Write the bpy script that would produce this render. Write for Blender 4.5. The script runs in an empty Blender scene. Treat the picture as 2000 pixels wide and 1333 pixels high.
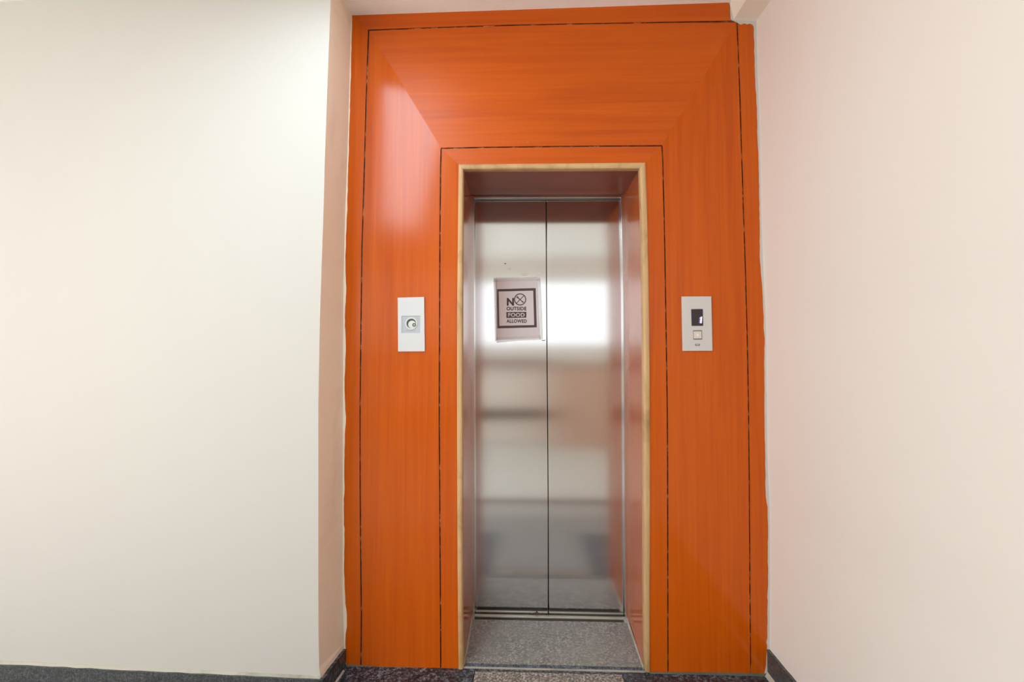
import bpy, bmesh, math, random
from mathutils import Vector, Matrix

random.seed(7)
scn = bpy.context.scene
COL = scn.collection

# ------------------------------------------------------------------ camera
FPX, W, H = 880.0, 2000.0, 1333.0
CAM = Vector((0.0, -1.8, 1.254))
PITCH = math.atan(29.0 / FPX)
YAW = math.atan(30.0 / FPX)
cd = bpy.data.cameras.new('camera')
cd.sensor_width = 36.0
cd.lens = FPX / W * 36.0
cd.clip_start = 0.02
cam = bpy.data.objects.new('camera', cd)
cam.location = CAM
cam.rotation_euler = (math.pi / 2 + PITCH, 0, YAW)
COL.objects.link(cam)
scn.camera = cam
CR = cam.rotation_euler.to_matrix()

# ------------------------------------------------------------------ world, exposure
wd = bpy.data.worlds.new('world')
scn.world = wd
wd.use_nodes = True
wd.node_tree.nodes['Background'].inputs[0].default_value = (0.85, 0.92, 1.0, 1)
wd.node_tree.nodes['Background'].inputs[1].default_value = 1.0
vs = scn.view_settings
vs.view_transform = 'Standard'
vs.look = 'None'
vs.gamma = 1.0
vs.use_curve_mapping = False
vs.exposure = -0.55
GLOSS_LAMP = 19.0     # added ceiling panel, shaped to gloss the left laminate board
FILL_LAMP = 9.0     # unseen lobby ceiling lamps added for even fill light
WIN = 2.5        # daylight in the frosted lobby window
SIDE_FILL = 8.0       # glow of unseen panes added at the left to fill the walls


def add_area(name, loc, rot, sx, sy, power, color):
    l = bpy.data.lights.new(name, 'AREA')
    l.shape = 'RECTANGLE'
    l.size, l.size_y = sx, sy
    l.energy = power
    l.color = color
    o = bpy.data.objects.new(name, l)
    o.location = loc
    o.rotation_euler = rot
    COL.objects.link(o)
    return o


# ------------------------------------------------------------------ helpers
def ray(px, py):
    v = Vector(((px - W / 2) / FPX, -(py - H / 2) / FPX, -1.0))
    return CR @ v


def onY(px, py, Y):                       # photo measurement -> point of the plane y = Y
    d = ray(px, py)
    return CAM + d * ((Y - CAM.y) / d.y)


def onZ(px, py, Z):
    d = ray(px, py)
    return CAM + d * ((Z - CAM.z) / d.z)


def onX(px, py, X):
    d = ray(px, py)
    return CAM + d * ((X - CAM.x) / d.x)


def lin(r, g, b):
    def f(c):
        c /= 255.0
        return c / 12.92 if c <= 0.04045 else ((c + 0.055) / 1.055) ** 2.4
    return (f(r), f(g), f(b), 1.0)


def lerp_poly(poly, y):
    if y <= poly[0][1]:
        a, b = poly[0], poly[1]
    elif y >= poly[-1][1]:
        a, b = poly[-2], poly[-1]
    else:
        for a, b in zip(poly, poly[1:]):
            if a[1] <= y <= b[1]:
                break
    t = (y - a[1]) / (b[1] - a[1])
    return a[0] + (b[0] - a[0]) * t


def wloc(o):
    v = Vector((0, 0, 0))
    while o is not None:
        v += o.location
        o = o.parent
    return v


def empty(name, loc, label, cat, group=None, kind=None):
    o = bpy.data.objects.new(name, None)
    o.empty_display_size = 0.1
    o.location = loc
    COL.objects.link(o)
    tag(o, label, cat, group, kind)
    return o


def tag(o, label=None, cat=None, group=None, kind=None):
    if label: o['label'] = label
    if cat: o['category'] = cat
    if group: o['group'] = group
    if kind: o['kind'] = kind
    return o


def obj(name, bm, m, parent=None, origin=None, kind=None, smooth=False):
    """bm holds world coordinates; origin (world) becomes the object's own origin"""
    bmesh.ops.recalc_face_normals(bm, faces=bm.faces)
    if origin is None:
        origin = wloc(parent) if parent else Vector((0, 0, 0))
    origin = Vector(origin)
    bmesh.ops.translate(bm, verts=bm.verts, vec=-origin)
    me = bpy.data.meshes.new(name)
    bm.to_mesh(me)
    bm.free()
    me.materials.append(m)
    if smooth:
        for p in me.polygons: p.use_smooth = True
    o = bpy.data.objects.new(name, me)
    COL.objects.link(o)
    if parent:
        o.parent = parent
        o.location = origin - wloc(parent)
    else:
        o.location = origin
    if kind: o['kind'] = kind
    return o


def add_prism(bm, pts, vec):
    """extrude a world-space outline by vec"""
    a = [bm.verts.new(p) for p in pts]
    b = [bm.verts.new(Vector(p) + Vector(vec)) for p in pts]
    bm.faces.new(a)
    bm.faces.new(b[::-1])
    n = len(pts)
    for i in range(n):
        j = (i + 1) % n
        bm.faces.new((a[j], a[i], b[i], b[j]))
    return a, b


def add_box(bm, x0, x1, y0, y1, z0, z1):
    add_prism(bm, [(x0, y0, z0), (x1, y0, z0), (x1, y0, z1), (x0, y0, z1)], (0, y1 - y0, 0))


def box(name, x0, x1, y0, y1, z0, z1, m, parent=None, origin=None, kind=None, bevel=0.0):
    bm = bmesh.new()
    add_box(bm, x0, x1, y0, y1, z0, z1)
    if bevel:
        bmesh.ops.bevel(bm, geom=list(bm.edges), offset=bevel, segments=2, affect='EDGES', profile=0.5)
    return obj(name, bm, m, parent, origin, kind)


def plate(name, px, Y, t, m, parent=None, bevel=0.0, center=False, kind=None):
    """outline measured on the plane y=Y, thickness t going away from the camera (negative: towards it)"""
    pts = [onY(x, y, Y) for x, y in px]
    bm = bmesh.new()
    a, b = add_prism(bm, pts, (0, t, 0))
    if bevel:
        front = a if t > 0 else b
        es = [e for e in bm.edges if e.verts[0] in front and e.verts[1] in front]
        bmesh.ops.bevel(bm, geom=es, offset=bevel, segments=2, affect='EDGES', profile=0.5)
    org = None
    if center:
        org = sum(pts, Vector()) / len(pts)
    return obj(name, bm, m, parent, org, kind)


def ring_mesh(bm, c, r0, r1, y0, y1, n=40):
    vs_ = []
    for i in range(n):
        a = 2 * math.pi * i / n
        ca, sa = math.cos(a), math.sin(a)
        vs_.append([bm.verts.new((c[0] + r * ca, y, c[2] + r * sa)) for r, y in ((r0, y0), (r1, y0), (r1, y1), (r0, y1))])
    for i in range(n):
        p, q = vs_[i], vs_[(i + 1) % n]
        for k in range(4):
            l = (k + 1) % 4
            bm.faces.new((p[k], p[l], q[l], q[k]))


def disc(bm, c, r, y0, y1, n=40):
    add_prism(bm, [(c[0] + r * math.cos(2 * math.pi * i / n), y0, c[2] + r * math.sin(2 * math.pi * i / n)) for i in range(n)], (0, y1 - y0, 0))


# ------------------------------------------------------------------ materials
class NT:
    def __init__(s, name):
        s.m = bpy.data.materials.new(name)
        s.m.use_nodes = True
        s.t = s.m.node_tree
        s.b = s.t.nodes['Principled BSDF']

    def n(s, typ, **kw):
        nd = s.t.nodes.new(typ)
        for k, v in kw.items():
            if k.startswith('i_'):
                key = k[2:].replace('_', ' ')
                nd.inputs[key].default_value = v
            else:
                setattr(nd, k, v)
        return nd

    def l(s, a, b):
        s.t.links.new(a, b)

    def noise(s, scale, mscale=(1, 1, 1), detail=4, rough=0.55, dist=0.0, coord='Object'):
        tc = s.n('ShaderNodeTexCoord')
        mp = s.n('ShaderNodeMapping')
        mp.inputs['Scale'].default_value = mscale
        s.l(tc.outputs[coord], mp.inputs['Vector'])
        nz = s.n('ShaderNodeTexNoise')
        nz.inputs['Scale'].default_value = scale
        nz.inputs['Detail'].default_value = detail
        nz.inputs['Roughness'].default_value = rough
        nz.inputs['Distortion'].default_value = dist
        s.l(mp.outputs['Vector'], nz.inputs['Vector'])
        return nz.outputs['Fac']

    def ramp(s, fac, stops):
        r = s.n('ShaderNodeValToRGB')
        el = r.color_ramp.elements
        while len(el) < len(stops): el.new(0.5)
        for e, (p, c) in zip(el, stops):
            e.position = p
            e.color = c
        s.l(fac, r.inputs['Fac'])
        return r.outputs['Color']

    def mix(s, fac, a, b, mode='MIX'):
        mx = s.n('ShaderNodeMix', data_type='RGBA', blend_type=mode)
        for v, k in ((fac, 0), (a, 6), (b, 7)):
            if isinstance(v, (float, int, tuple)):
                mx.inputs[k].default_value = v
            else:
                s.l(v, mx.inputs[k])
        return mx.outputs[2]

    def bump(s, h, strength=0.1, dist=0.01):
        b = s.n('ShaderNodeBump')
        b.inputs['Strength'].default_value = strength
        b.inputs['Distance'].default_value = dist
        s.l(h, b.inputs['Height'])
        s.l(b.outputs['Normal'], s.b.inputs['Normal'])

    def set(s, **kw):
        for k, v in kw.items():
            s.b.inputs[k.replace('_', ' ')].default_value = v
        return s


def g(v):
    return (v, v, v, 1)


def plain(name, col, rough=0.5, metal=0.0, spec=0.5):
    t = NT(name)
    c = t.mix(t.noise(14, detail=3), tuple(x * 0.96 for x in col[:3]) + (1,), tuple(min(1, x * 1.04) for x in col[:3]) + (1,))
    t.l(c, t.b.inputs['Base Color'])
    t.set(Roughness=rough, Metallic=metal)
    t.b.inputs['Specular IOR Level'].default_value = spec
    return t.m


def emit(name, col, strength):
    t = NT(name)
    t.set(Base_Color=(0, 0, 0, 1), Roughness=0.6)
    t.b.inputs['Emission Color'].default_value = col
    t.b.inputs['Emission Strength'].default_value = strength
    return t.m


def paint(name, col, dirt=None):
    t = NT(name)
    c = t.mix(t.noise(1.3, detail=3), tuple(x * 0.985 for x in col[:3]) + (1,), tuple(min(1, x * 1.01) for x in col[:3]) + (1,))
    if dirt:
        f = t.ramp(t.noise(5, (1, 1, 0.6), detail=5, rough=0.6, dist=0.6), [(0.52, g(0)), (0.8, g(1))])
        c = t.mix(f, c, dirt)
    t.l(c, t.b.inputs['Base Color'])
    t.set(Roughness=0.62)
    t.bump(t.noise(55, detail=3), 0.04, 0.004)
    return t.m


def wood(name, along, base, dark, light, rough=0.3, spec=0.3):
    """cherry laminate; along = 'z' or 'x' is the grain direction"""
    t = NT(name)
    s1 = (34, 1, 1.1) if along == 'z' else (1.1, 1, 34)
    s2 = (150, 1, 3.2) if along == 'z' else (3.2, 1, 150)
    s3 = (2.2, 1, .5) if along == 'z' else (.5, 1, 2.2)
    n1 = t.noise(1.0, s1, 5, 0.6, 0.8)
    n2 = t.noise(1.0, s2, 3, 0.6, 0.2)
    n3 = t.noise(1.6, s3, 3, 0.5, 0.4)
    c = t.ramp(n1, [(0.30, dark), (0.5, base), (0.72, light)])
    c = t.mix(t.ramp(n2, [(0.38, g(0.3)), (0.55, g(0))]), c, dark)
    c = t.mix(t.ramp(n3, [(0.35, g(0)), (0.7, g(0.5))]), c, light)
    # cathedral figure
    tc = t.n('ShaderNodeTexCoord')
    mp = t.n('ShaderNodeMapping')
    mp.inputs['Scale'].default_value = (6, 1, .55) if along == 'z' else (.55, 1, 6)
    t.l(tc.outputs['Object'], mp.inputs['Vector'])
    wv = t.n('ShaderNodeTexWave', wave_type='RINGS', rings_direction='Y')
    wv.inputs['Scale'].default_value = 2.6
    wv.inputs['Distortion'].default_value = 3.5
    wv.inputs['Detail'].default_value = 3
    wv.inputs['Detail Scale'].default_value = 1.2
    t.l(mp.outputs['Vector'], wv.inputs['Vector'])
    c = t.mix(t.ramp(wv.outputs['Fac'], [(0.0, g(0.14)), (0.4, g(0))]), c, dark)
    # scattered pale paint specks
    tc2 = t.n('ShaderNodeTexCoord')
    vo = t.n('ShaderNodeTexVoronoi')
    vo.inputs['Scale'].default_value = 5.5
    t.l(tc2.outputs['Object'], vo.inputs['Vector'])
    sp = t.ramp(vo.outputs['Distance'], [(0.0, g(0.7)), (0.014, g(0.0))])
    c = t.mix(sp, c, lin(240, 190, 150))
    t.l(c, t.b.inputs['Base Color'])
    rr = t.n('ShaderNodeMapRange')
    rr.inputs['To Min'].default_value = rough - 0.03
    rr.inputs['To Max'].default_value = rough + 0.05
    t.l(n1, rr.inputs['Value'])
    t.l(rr.outputs['Result'], t.b.inputs['Roughness'])
    t.b.inputs['Specular IOR Level'].default_value = spec
    t.bump(n2, 0.03, 0.001)
    return t.m


M = {}
M['cream'] = paint('cream_wall_paint', lin(198, 192, 184))
M['pink_cream'] = paint('pale_pinkish_wall_paint', lin(230, 222, 213))
M['tan'] = paint('tan_wall_paint', lin(247, 236, 214), lin(228, 216, 194))
M['ceiling'] = paint('ceiling_paint', lin(250, 251, 247))
M['beam'] = paint('beam_paint', lin(240, 234, 220))
M['paint_lip'] = paint('thick_paint_edge', lin(242, 226, 206))
WB, WD, WL = lin(194, 83, 3), lin(180, 72, 2), lin(204, 92, 6)
M['wood_v'] = wood('cherry_laminate_upright_grain', 'z', WB, WD, WL, 0.15)
M['wood_h'] = wood('cherry_laminate_level_grain', 'x', WB, WD, WL, 0.38)
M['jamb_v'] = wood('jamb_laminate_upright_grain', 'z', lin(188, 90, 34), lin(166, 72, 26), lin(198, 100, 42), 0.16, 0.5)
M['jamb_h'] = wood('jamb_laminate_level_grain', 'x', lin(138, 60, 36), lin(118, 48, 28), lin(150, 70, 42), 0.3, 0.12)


def teak(name, sc):
    t = NT(name)
    n1 = t.noise(1, sc, 4, 0.6, 1.0)
    n2 = t.noise(6, (1, 1, .5), 4, 0.6, 1.2)
    c = t.ramp(n1, [(0.3, lin(184, 144, 96)), (0.6, lin(206, 168, 120))])
    c = t.mix(t.ramp(n2, [(0.5, g(0)), (0.72, g(0.8))]), c, lin(140, 102, 56))
    t.l(c, t.b.inputs['Base Color'])
    t.set(Roughness=0.5)
    return t.m


M['teak'] = teak('light_teak_edging', (40, 40, 3))
M['teak_h'] = teak('light_teak_edging_level', (3, 40, 40))


def groove_mat():
    t = NT('groove_bottom')
    f = t.noise(22, (1, 1, 1), 4, 0.7)
    c = t.ramp(f, [(0.42, lin(40, 18, 8)), (0.56, lin(96, 50, 24)), (0.68, lin(200, 140, 96))])
    t.l(c, t.b.inputs['Base Color'])
    t.set(Roughness=0.8)
    return t.m


M['groove'] = groove_mat()


def steel(name, col, rough, aniso=0.75, blotch=True, warp=0.0):
    t = NT(name)
    n1 = t.noise(1, (420, 420, 3.0), 3, 0.6)
    c = t.mix(n1, tuple(x * 0.9 for x in col[:3]) + (1,), col)
    if blotch:
        n3 = t.noise(60, (1, 1, 1.6), 2, 0.5)
        c = t.mix(t.ramp(n3, [(0.74, g(0)), (0.80, g(0.45))]), c, lin(90, 84, 78))
    t.l(c, t.b.inputs['Base Color'])
    t.set(Metallic=1.0, Roughness=rough)
    t.b.inputs['Anisotropic'].default_value = aniso
    tg = t.n('ShaderNodeTangent', direction_type='RADIAL', axis='Z')
    t.l(tg.outputs['Tangent'], t.b.inputs['Tangent'])
    if warp:
        n4 = t.noise(1.3, (1, 1, 1.6), 1, 0.4)
        t.bump(n4, warp, 0.02)
    return t.m


M['door_steel'] = steel('brushed_door_steel', lin(224, 223, 222), 0.14, 0.8, True, 0.07)
M['frame_steel'] = steel('brushed_frame_steel', lin(232, 231, 229), 0.24, 0.3, False)
M['track_steel'] = plain('dark_header_steel', lin(118, 120, 116), 0.4, 0.9)
M['plate_steel'] = steel('satin_plate_steel', lin(236, 232, 226), 0.42, 0.4, False)
M['plate_grey'] = plain('satin_grey_plate', lin(204, 200, 196), 0.38, 0.3)
M['plate_white'] = plain('satin_silver_white_plate', lin(206, 206, 205), 0.4, 0.1)
M['black'] = plain('dark_gap', lin(14, 12, 12), 0.9)
M['dark_metal'] = plain('dark_key_slot', lin(70, 76, 70), 0.4, 0.6)
M['label_grey'] = plain('grey_label_inset', lin(176, 182, 188), 0.4)
M['chrome'] = plain('lock_cylinder_metal', lin(206, 208, 200), 0.3, 0.3)
M['ink_grey'] = plain('grey_print', lin(150, 152, 156), 0.6)


def granite(name, a, b, c_, rough=0.3, scale=160, patch=None):
    t = NT(name)
    n1 = t.noise(scale, (1, 1, 1), 4, 0.75)
    n2 = t.noise(scale * 0.35, (1, 1, 1), 3, 0.7, 0.6)
    c = t.ramp(n1, [(0.40, a), (0.50, b), (0.61, c_)])
    c = t.mix(t.ramp(n2, [(0.45, g(0)), (0.62, g(0.6))]), c, a)
    if patch:
        f = t.ramp(t.noise(9, (1, 1, 1), 4, 0.6, 0.4), [(0.35, g(0.1)), (0.7, g(0.6))])
        c = t.mix(f, c, patch)
    t.l(c, t.b.inputs['Base Color'])
    t.set(Roughness=rough)
    t.bump(n1, 0.12, 0.002)
    return t.m


M['granite'] = granite('black_granite', lin(20, 22, 26), lin(50, 54, 62), lin(124, 130, 138), 0.34, 85)
M['granite_skirt'] = granite('black_granite_skirting', lin(44, 46, 46), lin(74, 76, 76), lin(104, 106, 104), 0.4, 190)
M['granite_light'] = granite('worn_pale_granite', lin(80, 76, 72), lin(136, 128, 120), lin(212, 198, 182), 0.4, 110)  # granite with light thrown back by the steel doors put into its colour
M['sill_stone'] = granite('worn_grey_granite', lin(92, 91, 90), lin(130, 128, 124), lin(176, 172, 166), 0.26, 100, lin(146, 143, 135))
M['lobby_stone'] = granite('grey_lobby_stone', lin(186, 184, 178), lin(204, 202, 196), lin(218, 216, 208), 0.25, 60)
M['mid_stone'] = granite('mid_grey_stone', lin(146, 144, 140), lin(166, 164, 160), lin(184, 182, 176), 0.3, 80)
M['dusk_stone'] = granite('dark_grey_stone', lin(116, 115, 114), lin(138, 136, 133), lin(160, 158, 152), 0.3, 80)
M['stone_strip'] = plain('brown_stone_border', lin(84, 62, 50), 0.3)
M['joint'] = paint('grimy_joint', lin(58, 54, 46), lin(36, 33, 28))
M['granite_edge'] = granite('unworn_granite_edge', lin(40, 44, 50), lin(84, 90, 100), lin(128, 134, 142), 0.3, 150)
M['grout'] = paint('pale_grout', lin(176, 170, 156), lin(120, 116, 104))
M['mortar_dark'] = paint('dirty_mortar', lin(104, 98, 82), lin(58, 62, 56))
M['paper'] = paint('matte_paper', lin(232, 221, 221))
M['ink'] = plain('dark_brown_print', lin(84, 68, 70), 0.6)
M['ledge'] = plain('reddish_brown_ledge', lin(140, 100, 92), 0.4)
M['board'] = plain('brown_board', lin(204, 166, 144), 0.4)
M['counter_top'] = plain('pale_counter_top', lin(200, 190, 176), 0.3)
M['white_frame'] = plain('white_window_frame', lin(220, 220, 216), 0.4)
M['lamp_white'] = emit('lamp_diffuser_glow', (0.74, 0.89, 1.0, 1), GLOSS_LAMP)
M['lamp_white_far'] = emit('lobby_lamp_glow', (1.0, 0.95, 0.88, 1), FILL_LAMP)
M['daylight'] = emit('daylit_frosted_pane', (0.95, 0.98, 1.0, 1), WIN)
M['daylight_side'] = emit('daylit_side_pane', (1.0, 0.98, 0.95, 1), SIDE_FILL)

M['daylight_east'] = emit('daylit_east_pane', (1.0, 0.98, 0.95, 1), 4.0)  # glow of the unseen pane added at the far right


def tape_mat():
    t = NT('clear_sticky_tape')
    t.set(Base_Color=lin(240, 238, 232), Roughness=0.15)
    t.b.inputs['Alpha'].default_value = 0.22
    return t.m


M['tape'] = tape_mat()

# ------------------------------------------------------------------ measured lines of the lift wall (photo x at photo y)
L_PAINT = [(687, 30), (685, 150), (682.5, 225), (679.5, 333), (678, 400), (676.5, 440), (674, 500), (674.2, 525), (676, 562), (673.5, 610),
           (673, 637), (675, 675), (673.6, 720), (672.6, 750), (673.8, 800), (675.3, 815), (673, 850), (672.2, 880), (672.2, 965), (670.8, 975),
           (671, 1025), (672.6, 1035), (671.6, 1080), (671.3, 1110), (673, 1154), (674, 1180), (677, 1202), (677.2, 1225), (674.5, 1240), (674, 1262), (675.5, 1299)]
L_SMOOTH = [(687, 30), (684.5, 150), (680.5, 300), (675.5, 430), (672.5, 560), (671.3, 700), (670.8, 850), (670.5, 1000), (670.5, 1150), (672, 1230), (674, 1300)]
R_PAINT = [(1471, 47), (1473, 54), (1474.4, 128), (1479, 220), (1480, 266), (1482, 300), (1483, 345), (1484, 427), (1484.6, 432), (1485, 510), (1488, 545), (1489.5, 562), (1491, 600),
           (1492.5, 619), (1492, 640), (1494.3, 662), (1493.6, 700), (1493.6, 800), (1494.4, 860), (1496.3, 970), (1500, 992), (1500.7, 1040), (1500.2, 1080), (1500.9, 1135), (1499.3, 1169), (1500.2, 1174),
           (1499.2, 1200), (1499.6, 1247), (1497.5, 1256), (1499.2, 1262), (1497, 1300), (1494, 1316)]
R_SMOOTH = [(1477, 42), (1479, 128), (1484, 266), (1486, 400), (1491, 530), (1496, 640), (1497, 760), (1499, 900), (1503, 1000), (1503.5, 1150), (1503, 1240), (1503, 1320)]
OG_L = [(720, 59), (717.5, 125), (715, 200), (711.9, 320), (707, 487), (705, 637), (703.3, 800), (703.4, 950), (703.9, 1022), (705.8, 1200), (705, 1301)]
IG_L = [(861.7, 290), (860.7, 330), (859.5, 450), (858.7, 600), (858, 800), (858.8, 950), (860, 1135), (860.5, 1200), (860.9, 1306)]
IG_R = [(1293, 285), (1294.8, 320), (1298.6, 487), (1301, 637), (1303.4, 800), (1304, 900), (1304.6, 1160), (1304.9, 1313)]
OG_R = [(1439.6, 45), (1442, 100), (1445, 180), (1448, 280), (1451, 375), (1456, 525), (1459.5, 656), (1462.3, 800), (1463.6, 947), (1465, 1172), (1466.8, 1315)]
TR_LO = [(896, 322), (895.2, 400), (894, 500), (893, 640), (893, 800), (893.4, 1000), (894.2, 1160), (896, 1307)]
TR_LI = [(905, 331), (904.2, 420), (903.6, 560), (903.5, 760), (903.6, 940), (903.6, 1160), (905, 1304)]
TR_RI = [(1249, 330), (1251.5, 400), (1254, 520), (1256, 675), (1256.3, 800), (1257, 1000), (1257, 1160), (1259, 1310)]
TR_RO = [(1260, 318.6), (1263, 400), (1265, 480), (1267.5, 637), (1268.8, 800), (1269, 1000), (1268.4, 1160), (1268.8, 1314)]
BOT = [(672, 1298), (676, 1298.5), (729, 1303), (891, 1307.5), (905, 1308), (1262, 1313.5), (1407, 1315), (1500, 1316.5)]
TOG = [(720, 59), (850, 54), (990, 49.5), (1100, 47), (1200, 45.4), (1320, 43.2), (1439.6, 42)]
TIG = [(861.7, 290), (950, 288), (1100, 286.3), (1200, 285.5), (1293, 285)]
TOPE = [(687, 30), (850, 22.8), (1100, 13.2), (1200, 10.5), (1300, 7.3), (1402, 5), (1410, 3.4), (1417, 1.6), (1422, 3), (1425.4, 12), (1426.8, 37)]


def boty(x):
    for a, b in zip(BOT, BOT[1:]):
        if a[0] <= x <= b[0]:
            return a[1] + (b[1] - a[1]) * (x - a[0]) / (b[0] - a[0])
    return BOT[-1][1]


def sh(poly, dx, dy=0):
    return [(x + dx, y + dy) for x, y in poly]


def cut(poly, y0=None, y1=None):
    """part of a y-monotone polyline between y0 and y1"""
    y0 = poly[0][1] if y0 is None else y0
    y1 = poly[-1][1] if y1 is None else y1
    mid = [p for p in poly if y0 < p[1] < y1]
    return [(lerp_poly(poly, y0), y0)] + mid + [(lerp_poly(poly, y1), y1)]


def jag(poly, n, amp):
    """break a painted edge into small uneven steps"""
    out = []
    for a, b in zip(poly, poly[1:]):
        k = max(1, int(abs(b[1] - a[1]) / n))
        for i in range(k):
            t = i / k
            out.append((a[0] + (b[0] - a[0]) * t + (random.uniform(-amp, amp) if i else 0), a[1] + (b[1] - a[1]) * t))
    out.append(poly[-1])
    return out


# ------------------------------------------------------------------ the setting
XR = onY(1503, 1300, 0.0).x               # right wall face
ZC_L = onY(687, 30, 0).z                   # ceiling height over the left corner
ZC_R = onY(1420, 5, 0).z
XL0 = onY(687, 30, 0).x
KC = (ZC_R - ZC_L) / (onY(1420, 5, 0).x - XL0)


def zc(x):
    return ZC_L + KC * (max(-1.2, min(1.2, x)) - XL0)


YF = -0.17                                 # plane of the left front wall
YREAR = -4.0
XW, XE = -4.2, 3.2
ZF = 0.028                                 # floor level (camera stands 1.226 m above it)

# ceiling
bm = bmesh.new()
prof = [-4.4, -1.2, 1.2, 3.4]
lo = [[bm.verts.new((x, y, zc(x))) for x in prof] for y in (0.4, -4.2)]
hi = [[bm.verts.new((x, y, zc(x) + 0.15)) for x in prof] for y in (0.4, -4.2)]
for i in range(3):
    bm.faces.new((lo[0][i], lo[0][i + 1], lo[1][i + 1], lo[1][i]))
    bm.faces.new((hi[0][i], hi[0][i + 1], hi[1][i + 1], hi[1][i]))
    for r in (0, 1):
        bm.faces.new((lo[r][i], lo[r][i + 1], hi[r][i + 1], hi[r][i]))
for k in (0, 3):
    bm.faces.new((lo[0][k], lo[1][k], hi[1][k], hi[0][k]))
ceil_o = obj('ceiling', bm, M['ceiling'], kind='structure')

# floor: screed with stone slabs as children
fl = box('floor', -4.4, 3.4, -4.2, 1.2, -0.12, ZF - 0.012, M['grout'], kind='structure')


def slab(x0, x1, y0, y1, m, gap=0.0012, z=0.0):
    o = box('stone_slab', x0 + gap, x1 - gap, y0 + gap, y1 - gap, ZF - 0.012, ZF + z, m, fl)
    return o


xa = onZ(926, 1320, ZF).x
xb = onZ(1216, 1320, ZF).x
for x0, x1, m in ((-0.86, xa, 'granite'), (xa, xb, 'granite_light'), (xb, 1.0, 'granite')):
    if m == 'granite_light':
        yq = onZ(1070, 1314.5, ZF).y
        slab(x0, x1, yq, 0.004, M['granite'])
        slab(x0, x1, -0.10, yq, M[m])  # paler strip painted where the doors reflect light onto the floor
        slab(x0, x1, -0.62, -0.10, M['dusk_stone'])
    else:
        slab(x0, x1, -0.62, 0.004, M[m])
for x0, x1 in ((-4.2, -3.0), (-3.0, -1.9), (-1.9, -0.86)):
    slab(x0, x1, -0.62, -0.16, M['granite'])
for i in range(6):
    slab(-4.2 + i * 1.233, -4.2 + (i + 1) * 1.233, -1.22, -0.94, M['mid_stone'])
    slab(-4.2 + i * 1.233, -4.2 + (i + 1) * 1.233, -0.94, -0.62, M['dusk_stone'])
slab(-4.2, 3.2, -1.35, -1.22, M['stone_strip'])
for i in range(8):
    for j in range(3):
        slab(-4.2 + i * 0.925, -4.2 + (i + 1) * 0.925, -4.0 + j * 0.8833, -4.0 + (j + 1) * 0.8833, M['lobby_stone'])

# lift wall behind the laminate (masonry with the lift opening)
YB = 0.02
xo0, xo1 = onY(890, 700, 0).x, onY(1273, 700, 0).x
zo = onY(1070, 313, 0).z
bm = bmesh.new()
for x0, x1, z0, z1 in ((-0.95, xo0, -0.1, 2.9), (xo1, 1.15, -0.1, 2.9), (xo0, xo1, zo, 2.9)):
    add_box(bm, x0, x1, YB + 0.012, 0.60, z0, z1)
obj('wall_back', bm, M['tan'], kind='structure')

# left return and left front wall, one bowed corner
C_FRONT = [(645.8, 0), (641, 125), (637.5, 225), (634.2, 320), (632, 412), (628, 525), (625, 619), (622.8, 731), (621.8, 800), (621.8, 1160),
           (622.2, 1250), (623.2, 1305), (625.5, 1318), (627, 1330)]
fr = [onY(x, y, YF) for x, y in C_FRONT]
ztop = zc(-0.7)
fr = [Vector((fr[0].x + 0.01, YF, ztop))] + fr + [Vector((fr[-1].x, YF, -0.01))]
bk = []
for p in fr:                               # matching points on the lift wall
    yy = 695 - (p.z - 1.254) * FPX / 1.8
    yy = max(20, min(1300, yy))
    q = onY(lerp_poly(L_SMOOTH, yy), yy, 0.0)
    bk.append(Vector((q.x, YB + 0.012, p.z)))
bm = bmesh.new()
va = [bm.verts.new(p) for p in fr]
vb = [bm.verts.new(p) for p in bk]
vc = [bm.verts.new((-0.95, YB + 0.012, p.z)) for p in bk]
vd = [bm.verts.new((-0.95, YF + 0.03, p.z)) for p in bk]
for i in range(len(fr) - 1):
    bm.faces.new((va[i], vb[i], vb[i + 1], va[i + 1]))
    bm.faces.new((vb[i], vc[i], vc[i + 1], vb[i + 1]))
    bm.faces.new((vc[i], vd[i], vd[i + 1], vc[i + 1]))
ret = obj('wall_left_return', bm, M['tan'], kind='structure')

far = onZ(0, 1300, 0.087)                  # top of the skirting at the picture's left border
tanw = (far.y - YF) / (far.x - fr[5].x)
bm = bmesh.new()
va = [bm.verts.new(p) for p in fr]
vb = [bm.verts.new((XW, YF + tanw * (XW + 0.76), p.z)) for p in fr]
vc = [bm.verts.new((XW, 0.2 + tanw * (XW + 0.76), p.z)) for p in fr]
for i in range(len(fr) - 1):
    bm.faces.new((va[i], vb[i], vb[i + 1], va[i + 1]))
    bm.faces.new((vb[i], vc[i], vc[i + 1], vb[i + 1]))
obj('wall_left', bm, M['cream'], kind='structure')

# right wall: a stub that ends where the lobby widens
rs = []
for x, y in R_SMOOTH:
    q = onY(x, y, 0)
    rs.append(Vector((q.x, 0.0, q.z)))
rs = [Vector((rs[0].x, 0, zc(0.9)))] + rs + [Vector((rs[-1].x, 0, -0.01))]
YEND = -1.5
bm = bmesh.new()
cols = []
for Y in (YB + 0.012, 0.0, YEND):
    cols.append([bm.verts.new((p.x + (0.002 if Y > 0 else 0), Y, p.z)) for p in rs])
cols.append([bm.verts.new((1.15, YEND, p.z)) for p in rs])
cols.append([bm.verts.new((1.15, YB + 0.012, p.z)) for p in rs])
for a, b in zip(cols, cols[1:]):
    for i in range(len(rs) - 1):
        bm.faces.new((a[i], a[i + 1], b[i + 1], b[i]))
obj('wall_right', bm, M['pink_cream'], kind='structure')
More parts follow.
